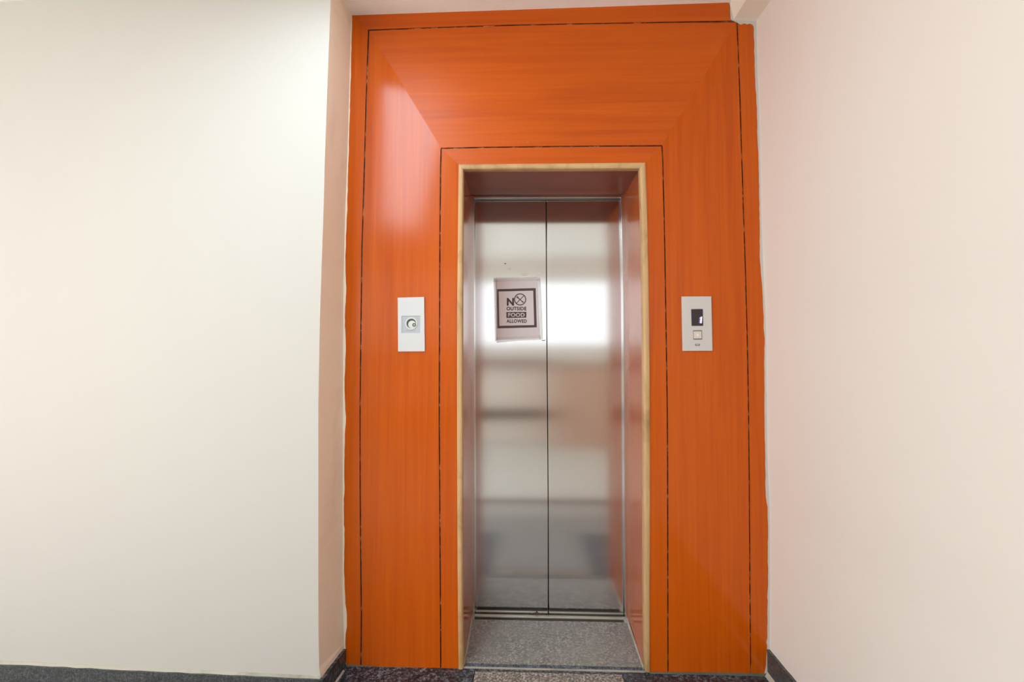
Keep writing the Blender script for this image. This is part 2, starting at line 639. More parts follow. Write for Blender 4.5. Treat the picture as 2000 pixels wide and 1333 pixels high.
# lobby shell behind the camera
box('wall_right_lobby', 1.15, XE, YEND, YEND + 0.12, 0, 2.72, M['pink_cream'], kind='structure')
wzl, wzh = 1.36, 2.40
wx0, wx1 = -2.6, 1.5
bm = bmesh.new()
for x0, x1, z0, z1 in ((XW, -4.1, 0, 2.72), (-4.1, -2.9, 0, 0.1), (-4.1, -2.9, 2.3, 2.72), (-2.9, wx0, 0, 2.72), (wx1, XE, 0, 2.72), (wx0, wx1, 0, wzl), (wx0, wx1, wzh, 2.72)):
    add_box(bm, x0, x1, YREAR - 0.15, YREAR, z0, z1)
obj('wall_rear', bm, M['pink_cream'], kind='structure')
def side_wall(name, x0, x1, yn):
    bm = bmesh.new()
    for y0, y1, z0, z1 in ((YREAR, -3.6, 0, 2.72), (-1.3 if yn > 0 else -1.9, yn, 0, 2.72), (-3.6, -1.3 if yn > 0 else -1.9, 0, 0.1), (-3.6, -1.3 if yn > 0 else -1.9, 2.3, 2.72)):
        add_box(bm, x0, x1, y0, y1, z0, z1)
    obj(name, bm, M['cream'], kind='structure')
side_wall('wall_far_left', XW - 0.12, XW, 0.1)
side_wall('wall_far_right', XE, XE + 0.12, YEND)


def window(name, along, c, a0, a1, z0, z1, n, glow):
    """frosted daylit window; along 'x' (rear wall) or 'y' (side walls)"""
    f = 0.05
    bm = bmesh.new()
    def b(a, b_, z, zz, d0=-0.04, d1=0.01):
        if along == 'x': add_box(bm, a, b_, c + d0, c + d1, z, zz)
        else: add_box(bm, c + d0, c + d1, a, b_, z, zz)
    b(a0, a1, z0, z0 + f); b(a0, a1, z1 - f, z1); b(a0, a0 + f, z0, z1); b(a1 - f, a1, z0, z1)
    for i in range(1, n):
        x = a0 + (a1 - a0) * i / n
        b(x - 0.015, x + 0.015, z0, z1)
    w = obj(name, bm, M['white_frame'], kind='structure')
    for i in range(n):
        xa_, xb_ = a0 + (a1 - a0) * i / n, a0 + (a1 - a0) * (i + 1) / n
        if along == 'x': box('pane', xa_, xb_, c - 0.03, c - 0.024, z0, z1, glow, w)
        else: box('pane', c - 0.03, c - 0.024, xa_, xb_, z0, z1, glow, w)
    return w


window('window_1', 'x', YREAR, wx0, wx1, wzl, wzh, 5, M['daylight'])
window('window_2', 'y', XW, -3.6, -1.3, 0.1, 2.3, 3, M['daylight_side'])  # unseen tall glazing, added to light the walls down to the floor
window('window_3', 'y', XE + 0.03, -3.6, -1.9, 0.1, 2.3, 2, M['daylight_east'])  # unseen window, added to light the left return

window('window_4', 'x', YREAR, -4.1, -2.9, 0.1, 2.3, 2, M['daylight_side'])  # unseen glazed door, added to brighten the lower left wall

# beam in the upper right corner (runs towards the viewer along the right wall)
pb = onY(1433, 39, 0)
pr = onY(1478, 43, 0)
pt = onY(1425, 3, 0)
bm = bmesh.new()
add_prism(bm, [(pb.x, 0.03, pb.z), (pr.x + 0.03, 0.03, pr.z - 0.001), (pr.x + 0.03, 0.03, 2.8), (pt.x, 0.03, 2.8), (pt.x, 0.03, pt.z)], (0, YEND - 0.03, 0))
bm2 = bm
obj('trim_1', bm2, M['beam'], kind='structure')

# skirtings of black granite
SK = 0.012


def skirt(name, p0, p1, nrm, z1a, z1b, n, m='granite_skirt'):
    """granite skirting slips between two floor points, as single stones"""
    p0, p1, nrm = Vector(p0), Vector(p1), Vector(nrm)
    root = None
    for i in range(n):
        a, b = p0.lerp(p1, i / n), p0.lerp(p1, (i + 1) / n)
        za, zb = z1a + (z1b - z1a) * i / n, z1a + (z1b - z1a) * (i + 1) / n
        bm = bmesh.new()
        k = 14
        pts = [(a.x, a.y, ZF - 0.004), (b.x, b.y, ZF - 0.004)]
        for j in range(k, -1, -1):
            q = a.lerp(b, j / k)
            dz = random.uniform(-0.0012, 0.0012) if 0 < j < k else 0
            pts.append((q.x, q.y, za + (zb - za) * j / k + dz))
        add_prism(bm, pts, nrm * SK)
        o = obj(name if root is None else 'stone_slip', bm, M[m], root, kind='structure' if root is None else None)
        if root is None: root = o
    return root


pc = onY(627, 1325, YF)
zs = pc.z
sl = skirt('baseboard_left', (pc.x + 0.008, YF, 0), (XW, YF + tanw * (XW + 0.76), 0), (0, -1, 0), zs, 0.087, 5)
b0 = onY(672, 1268, -0.001)
skirt('baseboard_left_return', (pc.x, YF - 0.012, 0), (b0.x - 0.004, -0.001, 0), (1, 0, 0), zs, b0.z, 1, 'granite')
c0 = onY(1501, 1269, -0.001)
c1 = onX(1553, 1331, c0.x)
skirt('baseboard_right', (c0.x + 0.006, -0.001, 0), (c0.x + 0.006, YEND, 0), (-1, 0, 0), c0.z, c1.z + (c1.z - c0.z) * 2, 3)
# pale grout fillets along the skirtings
bm = bmesh.new()
add_prism(bm, [onY(0, 1291, YF + 0.03), (pc.x - 0.004, YF - 0.0045, zs + 0.013), (pc.x - 0.004, YF - 0.0045, zs - 0.002), Vector(onY(0, 1300, YF + 0.03))], (0, 0.004, 0))
bm.free()
bm = bmesh.new()
Lx = -4.1
yl = YF + tanw * (Lx + 0.76)
add_prism(bm, [(pc.x + 0.002, YF - 0.006, zs - 0.002), (pc.x - 0.01, YF - 0.001, zs + 0.007), (Lx, yl - 0.001, 0.087 + 0.013), (Lx, yl - 0.010, 0.087 - 0.002)], (0, 0.004, 0))
obj('trim_2', bm, M['grout'], kind='structure')
bm = bmesh.new()
add_prism(bm, [(pc.x + 0.012, YF - 0.02, ZF), (pc.x + 0.018, YF - 0.02, ZF), (pc.x + 0.012, YF - 0.02, ZF + 0.006)], Vector((b0.x - pc.x - 0.002, 0.16, 0)))
obj('trim_3', bm, M['grout'], kind='structure')
bm = bmesh.new()
add_prism(bm, [(c0.x - 0.006, 0, ZF), (c0.x - 0.016, 0, ZF), (c0.x - 0.006, 0, ZF + 0.016)], (0, -0.6, 0))
obj('trim_4', bm, M['grout'], kind='structure')
# dirty mortar line under the laminate
bm = bmesh.new()
for xs_ in ((676, 729, 800, 893), (1268, 1330, 1407, 1498)):
    pm = [onY(x, boty(x), -0.001) for x in xs_]
    add_prism(bm, [(p.x, -0.002, p.z + 0.001) for p in pm] + [(p.x, -0.004, ZF - 0.002) for p in reversed(pm)], (0, 0.010, 0))
obj('trim_5', bm, M['mortar_dark'], kind='structure')

# thick ragged wall paint lapping over the laminate at both sides and at the top right
bm = bmesh.new()
jl = jag(L_PAINT, 9, 0.5)
sm = [(lerp_poly(L_SMOOTH, y) - 1.5, y) for x, y in jl]
for i in range(len(jl) - 1):
    add_prism(bm, [onY(*sm[i], -0.0015), onY(jl[i][0] + .3, jl[i][1], -0.0015), onY(jl[i + 1][0] + .3, jl[i + 1][1], -0.0015), onY(*sm[i + 1], -0.0015)], (0, 0.0025, 0))
bmesh.ops.remove_doubles(bm, verts=bm.verts, dist=1e-5)
tag(obj('paint_edge', bm, M['paint_lip'], ret), 'ragged pale paint edge over the wood')
bm = bmesh.new()
jr = jag(R_PAINT, 9, 0.5)
sm = [(lerp_poly(R_SMOOTH, y) + 1.0, y) for x, y in jr]
for i in range(len(jr) - 1):
    add_prism(bm, [onY(jr[i][0] - .3, jr[i][1], -0.0015), onY(*sm[i], -0.0015), onY(*sm[i + 1], -0.0015), onY(jr[i + 1][0] - .3, jr[i + 1][1], -0.0015)], (0, 0.0025, 0))
# top right notch of plaster under the beam
pts = [(1426.3, -6), (1425.9, 10), (1426.8, 24), (1427.2, 38), (1433, 40.5), (1440, 43.5), (1447, 48), (1454, 45.5), (1459, 47.5), (1464, 46), (1469, 47.5), (1472, 51), (1474.5, 56), (1482, 56), (1482, -6)]
add_prism(bm, [onY(x, y, -0.0016) for x, y in pts], (0, 0.0026, 0))
tag(obj('paint_edge', bm, M['cream'], bpy.data.objects['wall_right']), 'ragged cream paint edge over the wood')

# ------------------------------------------------------------------ laminate surround
GW = 1.35                                  # half width of a groove, photo pixels
org = onY(1080, 1310, 0)
wp = empty('wood_surround', (org.x, 0, 0), 'glossy cherry orange laminate panelling with mitred boards framing the steel lift doorway', 'panelling')
bm = bmesh.new()
pgl = onY(680, 700, 0).x
pgr = onY(1488, 700, 0).x
for x0, x1, z0, z1 in ((pgl, xo0 - 0.001, 0.002, ZC_L - 0.03), (xo1 + 0.001, pgr, 0.002, ZC_L - 0.06), (xo0 - 0.001, xo1 + 0.001, zo + 0.001, ZC_L - 0.012)):
    add_box(bm, x0, x1, 0.0035, YB + 0.010, z0, z1)
tag(obj('backing_board', bm, M['groove'], wp), 'dark groove bottom between the boards')


def board(name, px, m, bevel=0.0):
    return plate(name, px, 0.0, 0.003, M[m], wp, bevel=bevel)


def down(poly, dx, y0=None):
    """side line shifted by dx from y0 to the floor line"""
    q = cut(poly, y0, None)
    q = [p for p in q if p[1] < 1290]
    x = lerp_poly(poly, 1300)
    return sh(q, dx) + [(x + dx, boty(x + dx))]


# outer strips
l = down(jag(L_PAINT, 12, 0.3), -1.5)
r = down(OG_L, -GW)
r[0] = (r[0][0], r[0][1] - 0.6)
board('left_edge_strip', [(687, 30)] + l[1:] + r[1:][::-1] + [(718.6, 57.6)], 'wood_v')
board('top_edge_strip', [(687, 30)] + TOPE[1:] + [(1429, 40)] + sh(TOG[1:-1][::-1], 0, -GW) + [(718.6, 57.6)], 'wood_h')
l = down(OG_R, GW, 46)
r = down(jag(R_PAINT, 12, 0.3), 1.6, 56)
board('right_edge_strip', [(1441, 44)] + l[1:] + r[::-1] + [(1473, 50), (1470, 44)], 'wood_v')
# main boards, mitred at the corners
d = 0.0
tg = [p for p in TOG if 722 < p[0] < 1438]
board('top_board', [(721.4, 60.4)] + sh(tg, 0, GW) + [(1438.2, 43.6)] + [(1293 - d, 285 - GW)] + sh(TIG[1:-1][::-1], 0, -GW) + [(861.7 + d, 290 - GW)], 'wood_h')
board('left_board', [(721.4, 60.4)] + down(OG_L, GW, 64)[0:] + down(IG_L, -GW, 292)[::-1] + [(861.7 - d, 290 - GW)], 'wood_v')
board('right_board', [(1438.2, 43.6)] + down(OG_R, -GW, 50) + down(IG_R, GW, 287)[::-1] + [(1293 + d, 285 - GW)], 'wood_v')
# inner boards around the opening
board('inner_top_board', [(861.7 + GW, 290 + GW)] + sh(TIG[1:-1], 0, GW) + [(1293 - GW, 285 + GW), (1260.3, 318.4), (896, 321.8)], 'wood_h')
board('inner_left_board', [(861.7 + GW, 290 + GW)] + down(IG_L, GW, 296) + down(TR_LO, 1, 325)[::-1] + [(896, 321.8)], 'wood_v')
board('inner_right_board', [(1293 - GW, 285 + GW)] + down(IG_R, -GW, 290) + down(TR_RO, -1, 322)[::-1] + [(1260.3, 318.4)], 'wood_v')

# teak edging around the opening: rounded nosing
ed = wp


def edging(name, po, pi, m='teak'):
    n = max(len(po), len(pi))
    bm = bmesh.new()
    rows = []
    for (xo, yo), (xi, yi) in zip(po, pi):
        a, b = onY(xo, yo, 0), onY(xi, yi, -0.001)
        row = []
        for k, (t, dy) in enumerate(((0, 0.003), (0, -0.003), (0.25, -0.0055), (0.6, -0.006), (0.88, -0.0035), (1.0, 0.002), (1.0, 0.022), (0.0, 0.022))):
            p = a.lerp(b, t)
            row.append(bm.verts.new((p.x, dy, p.z)))
        rows.append(row)
    for p, q in zip(rows, rows[1:]):
        for k in range(8):
            j = (k + 1) % 8
            bm.faces.new((p[k], p[j], q[j], q[k]))
    bm.faces.new(rows[0]); bm.faces.new(rows[-1][::-1])
    return tag(obj(name, bm, M[m], ed), 'light teak bead')


ys = [340, 400, 470, 540, 640, 760, 880, 1000, 1120, 1200, 1260]
edging('edging_strip', [(896, 322)] + [(lerp_poly(TR_LO, y), y) for y in ys] + [(896, 1307.5)], [(905, 331.2)] + [(lerp_poly(TR_LI, y), y) for y in ys] + [(905.5, 1306)])
edging('edging_strip', [(1260, 318.6)] + [(lerp_poly(TR_RO, y), y) for y in ys] + [(1268.8, 1314)], [(1249, 329.6)] + [(lerp_poly(TR_RI, y), y) for y in ys] + [(1259, 1311)])
edging('edging_strip', [(896, 322), (1000, 320.8), (1120, 319.9), (1260, 318.6)], [(905, 331.4), (1000, 331), (1120, 330.6), (1249, 329.6)], 'teak_h')

# ------------------------------------------------------------------ recess lining (reveal) between edging and steel frame
YD = 0.35
rv = wp


def lining(name, fpx, bpx, vec, m):
    """strip from front line (y=0.02) to rear line (y=YD), thickened by vec"""
    bm = bmesh.new()
    f = [onY(x, y, 0.0) for x, y in fpx]
    b = [onY(x, y, YD) for x, y in bpx]
    f = [Vector((p.x, 0.004, p.z)) for p in f]
    v = Vector(vec)
    for i in range(len(f) - 1):
        q = [f[i], b[i], b[i + 1], f[i + 1]]
        add_prism(bm, q, v)
    bmesh.ops.remove_doubles(bm, verts=bm.verts, dist=1e-5)
    return tag(obj(name, bm, M[m], rv), 'darker brown laminate lining')


ly = [331.2, 500, 700, 900, 1100, 1304]
by = [382.5, 540, 700, 880, 1050, 1214]
BL = [(920, 382), (919, 566), (918.6, 800), (919.5, 940), (920.6, 1100), (921.5, 1215)]
BR = [(1219, 380.5), (1222, 566), (1225, 780), (1225.3, 940), (1225.2, 1100), (1226.5, 1222)]
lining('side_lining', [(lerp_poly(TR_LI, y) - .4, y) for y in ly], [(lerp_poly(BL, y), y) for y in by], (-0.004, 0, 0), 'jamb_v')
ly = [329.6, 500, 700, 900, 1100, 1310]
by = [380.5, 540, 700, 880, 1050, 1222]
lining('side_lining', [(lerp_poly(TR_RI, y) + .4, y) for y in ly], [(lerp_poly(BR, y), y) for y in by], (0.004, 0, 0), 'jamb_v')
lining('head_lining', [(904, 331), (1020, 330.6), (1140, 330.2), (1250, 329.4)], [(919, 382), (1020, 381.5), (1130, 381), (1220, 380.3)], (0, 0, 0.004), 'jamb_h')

# ------------------------------------------------------------------ lift entrance
lo_ = onY(1071, 1208, YD)
lift = empty('elevator', (lo_.x, YD + 0.02, 0.02), 'lift entrance with two brushed steel sliding door leaves in a slim steel frame', 'elevator')
ztopf = onY(1070, 381.3, YD).z
FRo_L = [(920, 381.6), (919.2, 566), (919, 800), (919.8, 1000), (921, 1212)]
# frame: jambs and head standing proud of the leaves
def jamb(pxo, pxi, name='frame_jamb'):
    return plate(name, pxo + pxi[::-1], YD, 0.045, M['frame_steel'], lift, bevel=0.0015)


jamb([(919, 381), (918.4, 566), (918.2, 800), (919.2, 1000), (920.4, 1212)], [(926.6, 387.4), (925.6, 566), (926.2, 800), (927.2, 1000), (927.4, 1209)])
jamb([(1212.2, 386), (1217.2, 566), (1219, 800), (1220, 1000), (1221, 1212)], [(1219.4, 380), (1222.2, 566), (1225.6, 800), (1225.8, 1000), (1226.8, 1222)])
plate('frame_head', [(918.6, 382.4), (1219.4, 380), (1212.4, 385.6), (926.8, 387.2)], YD, 0.045, M['frame_steel'], lift, bevel=0.0012)
# header track seen under the head
plate('header_track', [(925, 386.5), (1214, 384.8), (1214, 390.6), (925, 392.0)], YD + 0.02, 0.02, M['track_steel'], lift)
# dark hoistway behind the gaps
plate('shaft_cover', [(915, 378), (1232, 375), (1238, 1226), (910, 1222)], YD + 0.075, 0.01, M['black'], lift)
# leaves, 25 mm behind the frame face
YL = YD + 0.026
plate('door_leaf', [(928.2, 393.0), (1066.1, 392.2), (1066.6, 566), (1067.6, 700), (1068.8, 850), (1069.9, 1000), (1070.3, 1202.6), (928.6, 1200.6), (928.2, 1000), (927, 700), (926.8, 566)], YL, 0.03, M['door_steel'], lift, bevel=0.002, center=True)
plate('door_leaf', [(1067.7, 392.2), (1211.6, 391.4), (1215.6, 566), (1216.8, 700), (1217.6, 850), (1218.4, 1000), (1218.0, 1205.0), (1072.0, 1202.8), (1071.6, 1000), (1070.6, 850), (1069.4, 700), (1068.3, 566)], YL, 0.03, M['door_steel'], lift, bevel=0.002, center=True)
# aluminium sill with running grooves
p0 = onY(922, 1207, YD); p1 = onY(1226, 1210.5, YD)
zsill = onY(1070, 1208.5, YD).z + 0.004
bm = bmesh.new()
prof = [(0.0, 0.002), (0.002, 0.004), (0.0165, 0.004), (0.017, -0.006), (0.045, -0.006), (0.045, -0.02), (0.0, -0.02)]
add_prism(bm, [(p0.x, YD + y, zsill - 0.004 + z) for y, z in prof], (p1.x - p0.x, 0, 0))
M['sill_alu'] = plain('worn_aluminium_sill', lin(180, 176, 164), 0.42, 0.5)
tag(obj('door_sill', bm, M['sill_alu'], lift), 'worn aluminium track strip at the foot of the doors')
# rubber marks: small bump stop dots, rusty stain at the foot of the left leaf
M['rust'] = plain('brown_grime', lin(92, 84, 62), 0.8)
plate('grime_mark', [(1032, 1203.2), (1036, 1200), (1041, 1198.2), (1046, 1197), (1049, 1192), (1050.5, 1197), (1058, 1199.6), (1066, 1201), (1069.6, 1203.4)], YL - 0.0006, 0.0005, M['rust'], lift)
plate('scratch_mark', [(984.5, 514.2), (988.5, 514.6), (988.3, 516), (985.2, 515.6)], YL - 0.0006, 0.0005, M['black'], lift)

# scraped glue patches above the notice and beside it
M['glue'] = plain('dried_glue', lin(236, 230, 216), 0.7)
for px in ([(993.5, 527), (997, 522.6), (998, 524), (994.6, 528.4)], [(1018, 538), (1024, 530.5), (1032, 532), (1031, 538.6), (1024, 540)], [(1118.5, 525.8), (1128.5, 522.2), (1129.2, 523.6), (1119, 527)],
           [(1116.6, 532), (1119.4, 532), (1119, 535.6), (1117, 535)], [(1048, 535), (1054, 534), (1053, 537.5), (1049, 538)]):
    plate('glue_residue', px, YL - 0.0005, 0.0004, M['glue'], lift)

# ------------------------------------------------------------------ threshold slab
ts_z = zsill + 0.0005
front = [onZ(904.5, 1296, ts_z), onZ(1259.5, 1301, ts_z)]
yfr = onZ(1070, 1304.8, ZF + 0.003).y
YSB = 0.322                                # rear edge of the slab
bm = bmesh.new()
xl_f, xr_f = onZ(906, 1298, ts_z).x, onZ(1256, 1302, ts_z).x
xl_b, xr_b = onY(922, 1211, YSB).x, onY(1226, 1214, YSB).x
prof = [(0.0, 0.0), (0.0, ts_z - 0.012), (0.0155, ts_z - 0.012), (0.0155, ts_z - 0.0012), (0.020, ts_z)]
n = len(prof)
fa = [bm.verts.new((xl_f, yfr + y, z)) for y, z in prof] + [bm.verts.new((xl_b, YSB, ts_z)), bm.verts.new((xl_b, YSB, 0))]
fb = [bm.verts.new((xr_f, yfr + y, z)) for y, z in prof] + [bm.verts.new((xr_b, YSB, ts_z)), bm.verts.new((xr_b, YSB, 0))]
k = len(fa)
for i in range(k):
    j = (i + 1) % k
    bm.faces.new((fa[i], fa[j], fb[j], fb[i]))
bm.faces.new(fa[::-1]); bm.faces.new(fb)
th = obj('threshold_slab', bm, M['sill_stone'], origin=(lo_.x, 0.18, 0))
bm = bmesh.new()
add_prism(bm, [(xl_f + 0.001, yfr + y, z) for y, z in ((0.0, ts_z - 0.011), (0.0, ts_z - 0.008), (0.003, ts_z - 0.0045), (0.0115, ts_z - 0.002), (0.0130, ts_z - 0.005), (0.0150, ts_z - 0.005), (0.0150, ts_z - 0.011))], (xr_f - xl_f - 0.002, 0, 0))
tag(obj('front_nosing', bm, M['granite_edge'], th), 'darker bluish rounded front edge')
box('front_joint', xl_f, xr_f, onZ(1070, 1306.7, ZF).y, yfr - 0.0005, ZF - 0.008, ZF + 0.0002, M['joint'], th)
tag(th, 'worn grey granite threshold slab lying in front of the lift doors', 'threshold')
# mortar beds left, right, rear and front of the slab
for side, xf_, xs, xbk, xt in ((1, onY(904.6, 1306, 0.0).x, xl_f, xl_b, onY(920.5, 1213, YSB).x), (-1, onY(1259.4, 1311, 0.0).x, xr_f, xr_b, onY(1227.5, 1220, YSB).x)):
    bm = bmesh.new()
    pr_ = []
    for i in range(9):
        t = i / 8
        y = yfr + 0.006 + (YSB - yfr - 0.004) * t
        xo_, xi_ = xf_ + (xt - xf_) * t, xs + (xbk - xs) * t
        wv_ = random.uniform(0.002, 0.006)
        pr_.append([bm.verts.new(p) for p in ((xo_, y, ts_z - 0.012), (xo_, y, ts_z + 0.007), (xi_ + side * wv_, y, ts_z + 0.0008), (xi_ + side * wv_, y, ts_z - 0.012))])
    for p, q in zip(pr_, pr_[1:]):
        for k_ in range(4):
            l_ = (k_ + 1) % 4
            bm.faces.new((p[k_], p[l_], q[l_], q[k_]))
    bm.faces.new(pr_[0]); bm.faces.new(pr_[-1])
    tag(obj('mortar_bed', bm, M['grout'], th), 'pale mortar along the slab end')
bm = bmesh.new()
add_box(bm, xl_f - 0.004, xr_f + 0.004, onZ(1070, 1310.3, ZF).y, onZ(1070, 1306.6, ZF).y, ZF - 0.01, ZF + 0.0006)
tag(obj('mortar_bed', bm, M['grout'], th), 'pale mortar line along the front edge')
bm = bmesh.new()
add_box(bm, xl_b - 0.006, xl_b + 0.010, YSB - 0.004, YD - 0.001, 0.004, ts_z + 0.003)
add_box(bm, xr_b - 0.014, xr_b + 0.006, YSB - 0.008, YD - 0.001, 0.004, ts_z + 0.004)
tag(obj('mortar_bed', bm, M['grout'], th), 'mortar lumps in the rear corners')
box('rear_joint', xl_b + 0.004, xr_b - 0.01, YSB + 0.001, YD - 0.001, 0.0, ts_z - 0.006, M['joint'], th)
bpy.data.objects['threshold_slab'].name = 'threshold_slab'

# ------------------------------------------------------------------ notice on the left leaf
YN = YL - 0.002
nt = empty('paper_notice', onY(1010, 605, YN), 'taped paper notice NO OUTSIDE FOOD ALLOWED on the left steel door leaf', 'notice')
plate('paper_sheet', [(967.9, 545.6), (985, 545.0), (1020, 544.6), (1049.6, 544.6), (1051.6, 600), (1054.6, 661.4), (1020, 662.4), (985, 663.9), (969.6, 665), (968.6, 610)], YN, 0.0012, M['paper'], nt)
oq = [(970.8, 565.3), (1046.2, 563), (1048.4, 639.8), (970.4, 641.9)]
iq = [(973.9, 569.8), (1041.4, 568), (1043.3, 635.3), (975.2, 636.9)]
bm = bmesh.new()
for i in range(4):
    j = (i + 1) % 4
    add_prism(bm, [onY(*p, YN - 0.0003) for p in (oq[i], oq[j], iq[j], iq[i])], (0, 0.0003, 0))
obj('printed_border', bm, M['ink'], nt)


def text_bm(s, px, py, wpx, hpx, Y, bold=0.0, shear=0.0, t=0.0003):
    """flat lettering fitted to a measured box (left, top, width, height in photo pixels) on y=Y"""
    cu = bpy.data.curves.new('lettering', 'FONT')
    cu.body = s
    cu.size = 1.0
    cu.offset = bold
    cu.shear = shear
    cu.space_character = 1.08
    o = bpy.data.objects.new('lettering', cu)
    COL.objects.link(o)
    bpy.context.view_layer.update()
    me = bpy.data.meshes.new_from_object(o.evaluated_get(bpy.context.evaluated_depsgraph_get()))
    bpy.data.objects.remove(o)
    bpy.data.curves.remove(cu)
    xs = [v.co.x for v in me.vertices]; ys_ = [v.co.y for v in me.vertices]
    x0, x1, y0, y1 = min(xs), max(xs), min(ys_), max(ys_)
    bm = bmesh.new()
    bm.from_mesh(me)
    bpy.data.meshes.remove(me)
    for v in bm.verts:
        u = (v.co.x - x0) / (x1 - x0)
        w = (v.co.y - y0) / (y1 - y0)
        v.co = onY(px + u * wpx, py + (1 - w) * hpx, Y)
    r = bmesh.ops.extrude_face_region(bm, geom=list(bm.faces))
    bmesh.ops.translate(bm, verts=[e for e in r['geom'] if isinstance(e, bmesh.types.BMVert)], vec=(0, t, 0))
    return bm


def merge(*bms):
    out = bmesh.new()
    for b in bms:
        me = bpy.data.meshes.new('t')
        b.to_mesh(me); b.free()
        out.from_mesh(me)
        bpy.data.meshes.remove(me)
    return out


YT = YN - 0.0004
n_letter = text_bm('N', 989.9, 582.4, 14.0, 15.0, YT, 0.045)
tag(obj('lettering', n_letter, M['ink'], nt), 'letter N')
tag(obj('lettering', text_bm('OUTSIDE', 989.4, 599.6, 38.6, 7.2, YT, 0.035), M['ink'], nt), 'word OUTSIDE')
tag(obj('lettering', text_bm('ALLOWED', 989.2, 624.0, 39.6, 7.0, YT, 0.035), M['ink'], nt), 'word ALLOWED')
fb_ = plate('word_bar', [(989.0, 610.0), (1028.0, 609.4), (1028.0, 620.8), (989.0, 621.6)], YN - 0.0003, 0.0003, M['ink'], nt)
tag(obj('lettering', text_bm('FOOD', 992.4, 611.6, 32.4, 7.8, YT - 0.0002, 0.035), M['paper'], nt), 'word FOOD in pale letters')
# crossed-out fork sign standing for the letter O
cc = onY(1015.9, 585.2, YT)
rr_ = (onY(1027.8, 585, YT) - cc).x
bm = bmesh.new()
ring_mesh(bm, cc, rr_ * 0.84, rr_, YT, YT + 0.0003)


def bar(bm, a, b, w0, w1, Y):
    a, b = onY(*a, Y), onY(*b, Y)
    d_ = (b - a).normalized()
    nrm = Vector((-d_.z, 0, d_.x))
    add_prism(bm, [a + nrm * w0, b + nrm * w1, b - nrm * w1, a - nrm * w0], (0, 0.0003, 0))


mm = 0.0036
bar(bm, (1008.2, 593.2), (1023.8, 577.4), 0.5 * mm, 0.5 * mm, YT)          # slash
bar(bm, (1011.0, 581.4), (1016.6, 586.4), 0.75 * mm, 0.45 * mm, YT)        # fork neck
bar(bm, (1016.4, 586.2), (1022.4, 591.4), 0.45 * mm, 0.9 * mm, YT)         # handle
for ox in (-1.6, 0.0, 1.6):
    bar(bm, (1008.6 + ox * .72 + .2, 579.2 - ox * .72), (1011.6 + ox * .5, 582 - ox * .5), 0.3 * mm, 0.38 * mm, YT)
tag(obj('no_food_sign', bm, M['ink'], nt), 'crossed out fork in a ring, printed')
# clear tape strips along the edges
for px in ([(963.5, 542.4), (1049, 541.0), (1055.5, 543), (1055, 548.8), (1000, 549.4), (964.6, 551)],
           [(1048.8, 546), (1055.6, 545), (1058.6, 600), (1060.6, 663), (1053.2, 663.4), (1051, 600)],
           [(963.8, 545), (970.8, 545), (971.2, 600), (973, 663), (966.8, 668), (965.4, 600)],
           [(969, 659.6), (1056, 655.8), (1056.6, 664), (1010, 666), (970, 670)]):
    plate('tape_strip', px, YN - 0.0007, 0.0003, M['tape'], nt)
plate('tape_tear', [(1057.8, 664.2), (1062, 665.2), (1065.4, 663.6), (1065.2, 665), (1062, 666.4), (1058, 665.4)], YN - 0.0007, 0.0003, M['ink'], nt)

# ------------------------------------------------------------------ key switch plate on the left board
YP = -0.006
ks = empty('key_switch_plate', onY(803, 687, 0), 'silver-white key switch plate on the orange laminate left of the doors', 'switch plate')
tlp, trp, brp, blp = (776.7, 581.9), (828.3, 580.4), (829.5, 686.6), (777.5, 687.0)
wi = [(784.2, 617.6), (821.0, 617.2), (820.6, 650.6), (784.5, 650.9)]
oc = [tlp, trp, brp, blp]
bm = bmesh.new()
for i in range(4):
    j = (i + 1) % 4
    add_prism(bm, [onY(*p, YP) for p in (oc[i], oc[j], wi[j], wi[i])], (0, 0.006, 0))
bmesh.ops.remove_doubles(bm, verts=bm.verts, dist=1e-6)
obj('face_plate', bm, M['plate_white'], ks)
plate('label_inset', wi, YP + 0.002, 0.003, M['label_grey'], ks)
kc = onY(803.2, 632.2, YP)
rk = (onY(812.6, 632, YP) - kc).x
bm = bmesh.new(); ring_mesh(bm, kc, rk * 1.0, rk * 1.28, YP + 0.0002, YP + 0.003, 36)
obj('lock_collar', bm, M['chrome'], ks)
bm = bmesh.new(); disc(bm, kc, rk, YP + 0.0012, YP + 0.0022, 36)
obj('lock_recess', bm, M['dark_metal'], ks)
kc2 = onY(804.8, 634.2, YP)
bm = bmesh.new(); disc(bm, kc2, rk * 0.80, YP - 0.0008, YP + 0.002, 36)
cyl = obj('lock_cylinder', bm, M['chrome'], ks)
kc3 = onY(808.9, 635.0, YP)
bm = bmesh.new(); ring_mesh(bm, kc3, rk * 0.2, rk * 0.38, YP - 0.0014, YP - 0.0004, 24)
disc(bm, kc3, rk * 0.1, YP - 0.0014, YP - 0.0004, 12)
obj('keyhole', bm, M['dark_metal'], cyl)
bm = bmesh.new()
x = 793.5
while x < 811:
    w_ = random.uniform(0.9, 2.0)
    add_prism(bm, [onY(x, 645.4, YP + 0.0019), onY(x + w_, 645.4, YP + 0.0019), onY(x + w_, 646.8, YP + 0.0019), onY(x, 646.8, YP + 0.0019)], (0, 0.0003, 0))
    x += w_ + 0.6
obj('small_print', bm, M['ink_grey'], ks)

